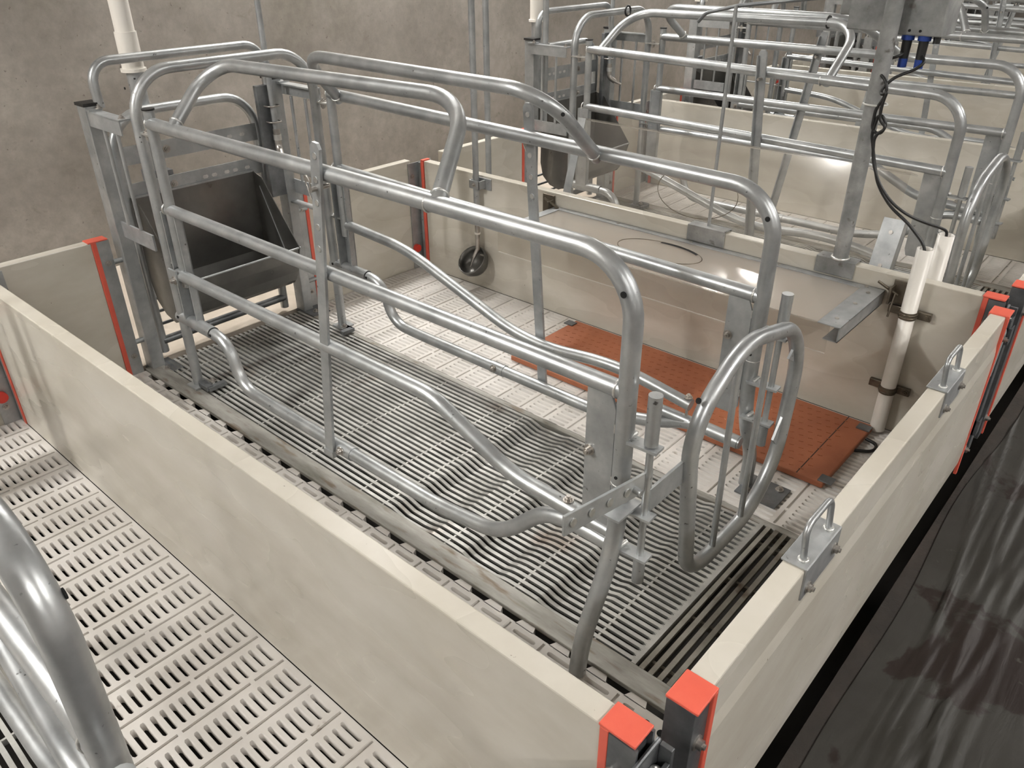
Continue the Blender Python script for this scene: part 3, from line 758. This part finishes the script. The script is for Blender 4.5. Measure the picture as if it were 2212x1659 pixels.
# back boards
for i, (oy, sg) in enumerate(PENS[:6]):
    a = build_backpanel(sg, .03, .322, 'hi'); a.location.y = oy
    tag(a, 'short beige back board with orange edge, %s' % ORD[i], 'board', 'short beige boards along the back wall')
    b = build_backpanel(sg, 1.162, W-.03, 'lo'); b.location.y = oy
    tag(b, 'wider beige back board, %s' % ORD[i], 'board', 'beige boards along the back wall')

# ------------------------------------------------------------------ heat mat (main pen)
e = empty('heat_mat', (0, 0, 0)); tag(e, 'flat orange piglet heating mat on the floor under the clear lid', 'mat')
for k, (a, b) in enumerate(((.945, 2.120),)):
    MB().box(a, 1.310, .002, b, 1.705, .022).build('mat_body', 'mat', e, bev=.004)
pm = MB()
for i in range(38):
    for j in range(11):
        x = .975+i*.0295+(j % 2)*.0147; y = 1.335+j*.0335
        if x > 2.06: continue
        pm.bar((x, y, .0222), (x+.013, y+.004, .0222), .0035, .0022); 
o = pm.build('grip_rib', 'mat', e); tag(o, kind='stuff')
MB().box(2.04, 1.31, .0222, 2.0425, 1.705, .0226).build('seam', 'black', e)
for (x, y) in ((2.12, 1.335), (2.10, 1.675), (.945, 1.67), (1.45, 1.305)):
    MB().box(x-.018, y-.022, .0225, x+.022, y+.012, .0265).build('hold_down_clip', 'galv_dark', e)
MB().tube([(2.125, 1.63, .012), (2.165, 1.62, .012), (2.165, 1.58, .008), (2.115, 1.55, .008)], .005, n=8, fil=.02).build('cable', 'black', e)

MBx = MB
# ------------------------------------------------------------------ clear lids on the partition
def build_lid(name, sgl=1, ch=None):
    R = empty(name); MB = lambda: MBx(sgl)
    x0, x1 = .80, 2.045; y0, y1 = 0, .335     # y measured from hinge line to the flap
    MB().box(x0, -y1, -.002, x1-.03, -.012, .002).build('clear_sheet', 'lidsheet' if ch is None else 'acrylic', R)
    MB().box(x0, -y1-.002, -.085, x1-.03, -y1+.002, .002).build('clear_flap', 'acrylic', R)
    MB().bar((x0, -y1, -.085), (x1-.03, -y1, -.085), .0022, .0022).bar((x1-.03, -y1, -.085), (x1-.03, -y1, 0), .0022, .0022).bar((x0, -y1, -.085), (x0, -y1, 0), .0022, .0022).build('polished_edge', 'acrylic_edge', R)
    a = MB(); a.box(x0, -.030, .002, x1, -.004, .005).box(x0, -.006, -.03, x1, -.003, .005).build('rear_angle', 'galv_flat', R)
    ye = -y1-.01 if ch is None else -ch
    s = MB(); s.box(x1-.062, ye, .0022, x1, -.004, .0048); s.box(x1-.003, ye, -.04, x1, -.004, .004); s.box(x1-.04, ye, -.040, x1, -.02, -.037)
    s.build('end_channel', 'galv_flat', R)
    MB().box(x0-.0, -y1, .0022, x0+.035, -.004, .0048).build('end_strip', 'galv_flat', R)
    b = MB()
    for x in (x0+.02, 1.10, 1.40, 1.72, x1-.05): b.mark(); b.cyl((x, -.018, .005), (x, -.018, .008), .006, 8)
    for y in ((-.06, -.16, -.29) if ch is None else (-.06, -.16)): b.mark(); b.cyl((x1-.03, y, .005), (x1-.03, y, .0075), .006, 8)
    b.build('rivet', 'bolt', R)
    ring = MB(); n = 40; P_ = [(1.36+.155*math.cos(2*PI*k/n), -.155+.085*math.sin(2*PI*k/n), .0025) for k in range(n)]
    ring.loft(frames(P_, .0014, 5, True), True, False); ring.build('cut_line', 'brownsteel', R)
    sl = MB(); A = [(1.36+.155*math.cos(t), -.155+.085*math.sin(t)) for t in [PI*(.22+.36*k/10) for k in range(11)]]
    Bb = [(1.36+.15*math.cos(t), -.163+.078*math.sin(t)) for t in [PI*(.22+.36*k/10) for k in range(11)]]
    for k in range(10):
        sl.F([sl.P((*A[k], .003)), sl.P((*A[k+1], .003)), sl.P((*Bb[k+1], .003)), sl.P((*Bb[k], .003))])
    if ch is None: sl.build('gap', 'hole', R)
    return R
L1 = build_lid('creep_lid'); L1.location = (0, W, .445)
tag(L1, 'clear sheet lid with steel edge strips lying over the orange mat', 'lid')
L2 = build_lid('creep_lid', -1, .20); L2.location = (-.02, W+T+.015, .435)
L2.rotation_euler = (1.27, 0, 0)
tag(L2, 'clear sheet lid tipped up on edge in the second pen', 'lid')
# screw clamps holding the lid
for (x, lab) in ((.80, 'small dark screw clamp at the left end of the clear lid'), (2.06, 'brown steel screw clamp at the right end of the clear lid')):
    e = empty('screw_clamp', (x, W, .455)); tag(e, lab, 'clamp', 'screw clamps of the lid')
    sx = 1 if x > 1 else -1
    MB().box(sx*.005, -.045, -.03, sx*.012, -.004, .02).box(sx*.005, -.008, -.035, sx*.062, -.003, .035).build('clamp_body', 'brownsteel', e, bev=.001)
    MB().cyl((-.03, -.04, .03), (.025, -.02, -.005), .0045, 8).cyl((.02, -.05, -.065), (.02, -.028, .0), .003, 8).build('clamp_screw', 'brownsteel', e)

# ------------------------------------------------------------------ drinker bowl on its pipe
e = empty('drinker', (0, 0, 0)); tag(e, 'round dark steel piglet drinking bowl on a vertical pipe', 'drinker')
MB().cyl((.40, W-.030, .33), (.40, W-.030, LAMP_Z), .0125, 16).build('pipe', 'galv_flat', e)
MB().cyl((.40, W-.030, .185), (.40, W-.030, .335), .010, 16).build('valve_tube', 'bolt', e)
MB().cyl((.40, W-.030, .255), (.40, W-.030, .262), .013, 16).build('collar', 'white', e)
MB().box(.355, W-.006, .445, .46, W-.001, .492).box(.375, W-.046, .452, .43, W-.042, .486).box(.375, W-.046, .452, .379, W-.004, .486).box(.426, W-.046, .452, .43, W-.004, .486).build('wall_clamp', 'galv_flat', e, bev=.001)
MB().bolt((.365, W-.006, .47), (0, -1, 0), .006).bolt((.405, W-.046, .47), (0, -1, 0), .006).build('bolt', 'bolt', e)
bw = MB(); rings = []; cx, cz = .397, .150
tilt = Matrix.Rotation(.80, 3, 'X')
for (rr, dd) in ((.066, 0), (.067, -.006), (.066, -.030), (.052, -.056), (.02, -.064), (.001, -.065)):
    rings.append([Vector((cx, W-.070, cz))+tilt @ Vector((rr*math.cos(2*PI*k/28), -rr*math.sin(2*PI*k/28), dd)) for k in range(28)])
inn = []
for (rr, dd) in ((.063, 0), (.062, -.026), (.050, -.052), (.02, -.060), (.001, -.061)):
    inn.append([Vector((cx, W-.070, cz))+tilt @ Vector((rr*math.cos(2*PI*k/28), -rr*math.sin(2*PI*k/28), dd)) for k in range(28)])
bw.loft(rings[::-1]+inn, caps=False); bw.build('bowl', 'stainless', e)
MB().cyl((.40, W-.03, .19), (.398, W-.055, .155), .009, 10, .008).cyl((.398, W-.055, .155), (.397, W-.075, .118), .004, 8, .002).build('nozzle', 'bolt', e)
e = empty('riser_pipe', (.335, 1.86, 0)); tag(e, 'vertical galvanised pipe just behind the drinker pipe, second pen', 'pipe')
MB().cyl((0, 0, .30), (0, 0, LAMP_Z), .0125, 16).build('pipe', 'galv_flat', e)
MB().cyl((0, 0, .16), (0, 0, .31), .010, 16).build('valve_tube', 'bolt', e)

for k, (yy, lab) in enumerate(((2.555, 'thick galvanised standpipe at the rear corner of the second pen'), (6.24, 'thick galvanised standpipe at the rear corner of the fourth pen'))):
    e = empty('standpipe', (.07, yy, 0)); tag(e, lab, 'pipe', 'thick standpipes')
    MB().cyl((0, 0, .50), (0, 0, LAMP_Z), .0145, 16).build('pipe', 'galv', e)
    for z in (.53, .895):
        MB().box(-.035, -.018, z-.010, .035, -.014, z+.010).box(-.012, -.018, z-.010, .012, .018, z+.010).build('pipe_clamp', 'galv_flat', e, bev=.001)
        MB().bolt((-.026, -.018, z), (0, -1, 0), .007).bolt((.026, -.018, z), (0, -1, 0), .007).build('bolt', 'bolt', e)
# two black ties on the loop of the second crate
for (p_, lab) in (((.415, 2.725, 1.052), 'black tie around the rear bend of the second pen head loop'), ((1.33, 2.775, 1.055), 'black tie around the front bend of the second pen head loop')):
    o = MB().tube([(p_[0], p_[1]+.021*math.cos(t), p_[2]+.021*math.sin(t)) for t in [2*PI*k/14 for k in range(14)]], .0045, n=8, fil=0, closed=True).build('cable_tie', 'black'); tag(o, lab, 'cable tie', 'black ties on the second crate')

# ------------------------------------------------------------------ white cable conduits with clamps
for (x, y, zt, lab, side_) in ((2.128, W-.030, .605, 'white plastic conduit pipe clamped upright on the near side of the partition', -1), (2.150, W+T+.028, .625, 'white plastic conduit pipe on the far side of the partition', 1)):
    e = empty('conduit_pipe', (x, y, 0)); tag(e, lab, 'pipe', 'white conduits at the right end of the partition')
    t = MB(); n = 22
    rings = [[(.022*math.cos(2*PI*k/n), .022*math.sin(2*PI*k/n), z) for k in range(n)] for z in (.01, zt)] + [[(.018*math.cos(2*PI*k/n), .018*math.sin(2*PI*k/n), z) for k in range(n)] for z in (zt, zt-.05)]
    t.loft(rings, smooth=True); t.build('pipe', 'white', e)
    MB().cyl((0, 0, zt-.049), (0, 0, zt-.045), .0175, 16).build('pipe_bore', 'hole', e)
    for z in (.155, .405):
        c = MB(); c.cyl((0, 0, z-.011), (0, 0, z+.011), .0245, 20)
        c.box(-.060, .010 if side_ < 0 else -.022, z-.012, -.02, .024 if side_ < 0 else -.010, z+.012).box(.02, .010 if side_ < 0 else -.022, z-.012, .060, .024 if side_ < 0 else -.010, z+.012)
        c.build('pipe_clamp', 'brownsteel', e, bev=.0015)
        MB().bead((0, 0, z+.005), (0, 0, 1), .025, .002).bead((0, 0, z-.005), (0, 0, 1), .025, .002).bolt((.048, .010*side_*-1*-1 if 0 else (.010 if side_ < 0 else -.010), z), (0, side_, 0), .007).build('clamp_rib', 'brownsteel', e)

# ------------------------------------------------------------------ pole with control box
e = empty('control_box_pole', (0, 0, 0)); tag(e, 'mottled galvanised pole on the partition carrying a grey control box', 'pole')
MB().cyl((1.892, 1.757, .505), (1.892, 1.757, LAMP_Z+.02), .0225, 20).build('pole', 'box', e)
s = MB(); s.box(1.826, W-.005, H+.003, 1.946, W+T+.005, H+.007).box(1.826, W-.006, .455, 1.946, W-.002, H+.007).box(1.826, W+T+.002, .455, 1.946, W+T+.006, H+.007)
s.build('saddle', 'box', e, bev=.002)
MB().bead((1.892, 1.757, .509), (0, 0, 1), .024, .005).build('weld_bead', 'zinc', e)
b = MB(); b.box(1.768, 1.782, 1.135, 1.886, 1.90, 1.62); b.build('box_body', 'box', e, bev=.003)
MB().box(1.890, 1.782, 1.130, 2.015, 1.90, 1.62).build('box_door', 'box', e, bev=.003)
MB().box(1.70, 1.90, 1.16, 1.735, 1.94, 1.60).box(1.735, 1.91, 1.165, 1.80, 1.93, 1.22).build('side_bracket', 'box', e, bev=.002)
MB().disc((1.935, 1.7815, 1.142), (0, -1, 0), .0035).disc((1.962, 1.7815, 1.142), (0, -1, 0), .0035).build('drain_hole', 'hole', e)
for x in (1.930, 1.972):
    p_ = MB().cyl((x, 1.80, 1.062), (x, 1.80, 1.13), .011, 14, .013).build('plug', 'black', e)
    MB().cyl((x, 1.80, 1.118), (x, 1.80, 1.131), .0165, 14).mark().cyl((x, 1.80, 1.050), (x, 1.80, 1.072), .012, 8).build('plug_ring', 'blue', p_)
MB().cyl((2.0, 1.81, 1.112), (2.0, 1.81, 1.13), .009, 12).build('blind_plug', 'black', e)
def cable(pts, lab, fil=.03):
    o = MB().tube(pts, .0042, n=8, fil=fil, seg=5).build('cable', 'black'); tag(o, lab, 'cable', 'black cables beside the pole'); return o
px_, py_ = 1.892, 1.757
cable([(1.930, 1.800, 1.115), (1.930, 1.800, 1.088), (1.928, 1.772, 1.080), (1.895, 1.770, 1.069), (1.872, 1.766, 1.064), (1.871, 1.762, 1.047), (1.917, 1.728, 1.026), (1.930, 1.722, 1.006), (1.926, 1.722, 0.976), (1.912, 1.722, 0.950), (1.913, 1.722, 0.895), (1.937, 1.722, 0.883), (1.951, 1.722, 0.913), (1.923, 1.722, 0.946), (1.919, 1.722, 0.908), (1.916, 1.722, 0.883), (1.937, 1.722, 0.817), (1.961, 1.722, 0.750), (2.012, 1.722, 0.694), (2.062, 1.722, 0.665), (2.110, 1.722, 0.622), (2.125, 1.722, 0.601), (2.128, 1.722, 0.565)],
      'black cable looping from the left blue plug down to the near conduit', .03)
cable([(1.972, 1.800, 1.115), (1.972, 1.800, 1.086), (1.995, 1.772, 1.069), (1.976, 1.765, 1.051), (1.934, 1.735, 1.030), (1.914, 1.725, 0.998), (1.922, 1.714, 0.985), (1.935, 1.714, 1.004), (1.928, 1.714, 0.964), (1.930, 1.714, 0.922), (1.956, 1.714, 0.907), (1.926, 1.714, 0.884), (1.935, 1.714, 0.816), (1.968, 1.714, 0.755), (2.015, 1.714, 0.708), (2.065, 1.725, 0.680), (2.105, 1.760, 0.660), (2.135, 1.795, 0.645), (2.150, 1.810, 0.635), (2.150, 1.810, 0.590)],
      'black cable looping from the right blue plug down to the far conduit', .03)
tt = MB().bead((1.900, 1.748, .958), (0, 0, 1), .031, .0025).build('cable_tie', 'tie'); tag(tt, 'white cable tie holding the black cables to the pole', 'cable tie')

# lid prop: saddle with thin rod on the partition
e = empty('lid_prop', (0, 0, 0)); tag(e, 'thin galvanised rod standing in a steel saddle on the partition top', 'rod')
s = MB(); s.box(1.375, W-.005, H+.003, 1.515, W+T+.005, H+.007).box(1.375, W-.006, .452, 1.515, W-.002, H+.007).box(1.375, W+T+.002, .452, 1.515, W+T+.006, H+.007)
s.build('saddle', 'box', e, bev=.002)
MB().cyl((1.441, 1.763, .505), (1.441, 1.763, 1.18), .006, 10).build('rod', 'galv_flat', e)
MB().tube([(1.32, 1.763, 1.128), (1.345, 1.763, 1.155), (1.441, 1.77, 1.178), (1.88, 1.775, 1.235)], .0055, n=8, fil=.01).build('brace', 'galv_dark', e)

# ------------------------------------------------------------------ plastic film over the aisle
def film():
    mb = MB(); nx, ny = 110, 130; V = []
    rnd = random.Random(3)
    folds = [(rnd.uniform(2.45, 2.66), rnd.uniform(-.10, .10), rnd.uniform(.003, .007), rnd.uniform(.003, .007)) for _ in range(16)]
    for i in range(nx+1):
        row = []
        for j in range(ny+1):
            y = -1.0+j*5.0/ny; edge = 2.428+.008*math.sin(y*3.1)+.008*math.sin(y*6.3+1)
            t = i/nx; x = edge+(t**1.6)*1.5
            z = -.043
            for fx, sl, amp, w in folds:
                c = fx+sl*(y-1.0)+.012*math.sin(y*2+fx*30)
                z += amp*math.exp(-((x-c)/w)**2)
            if i == 0: z = -.0445
            row.append(mb.P((x, y, z+.002)))
        V.append(row)
    for i in range(nx):
        for j in range(ny): mb.F((V[i][j], V[i+1][j], V[i+1][j+1], V[i][j+1]), True)
    return mb.build('plastic_film', 'film')
tag(film(), 'dark wrinkled plastic film spread over the aisle floor, bottom right', 'plastic film')
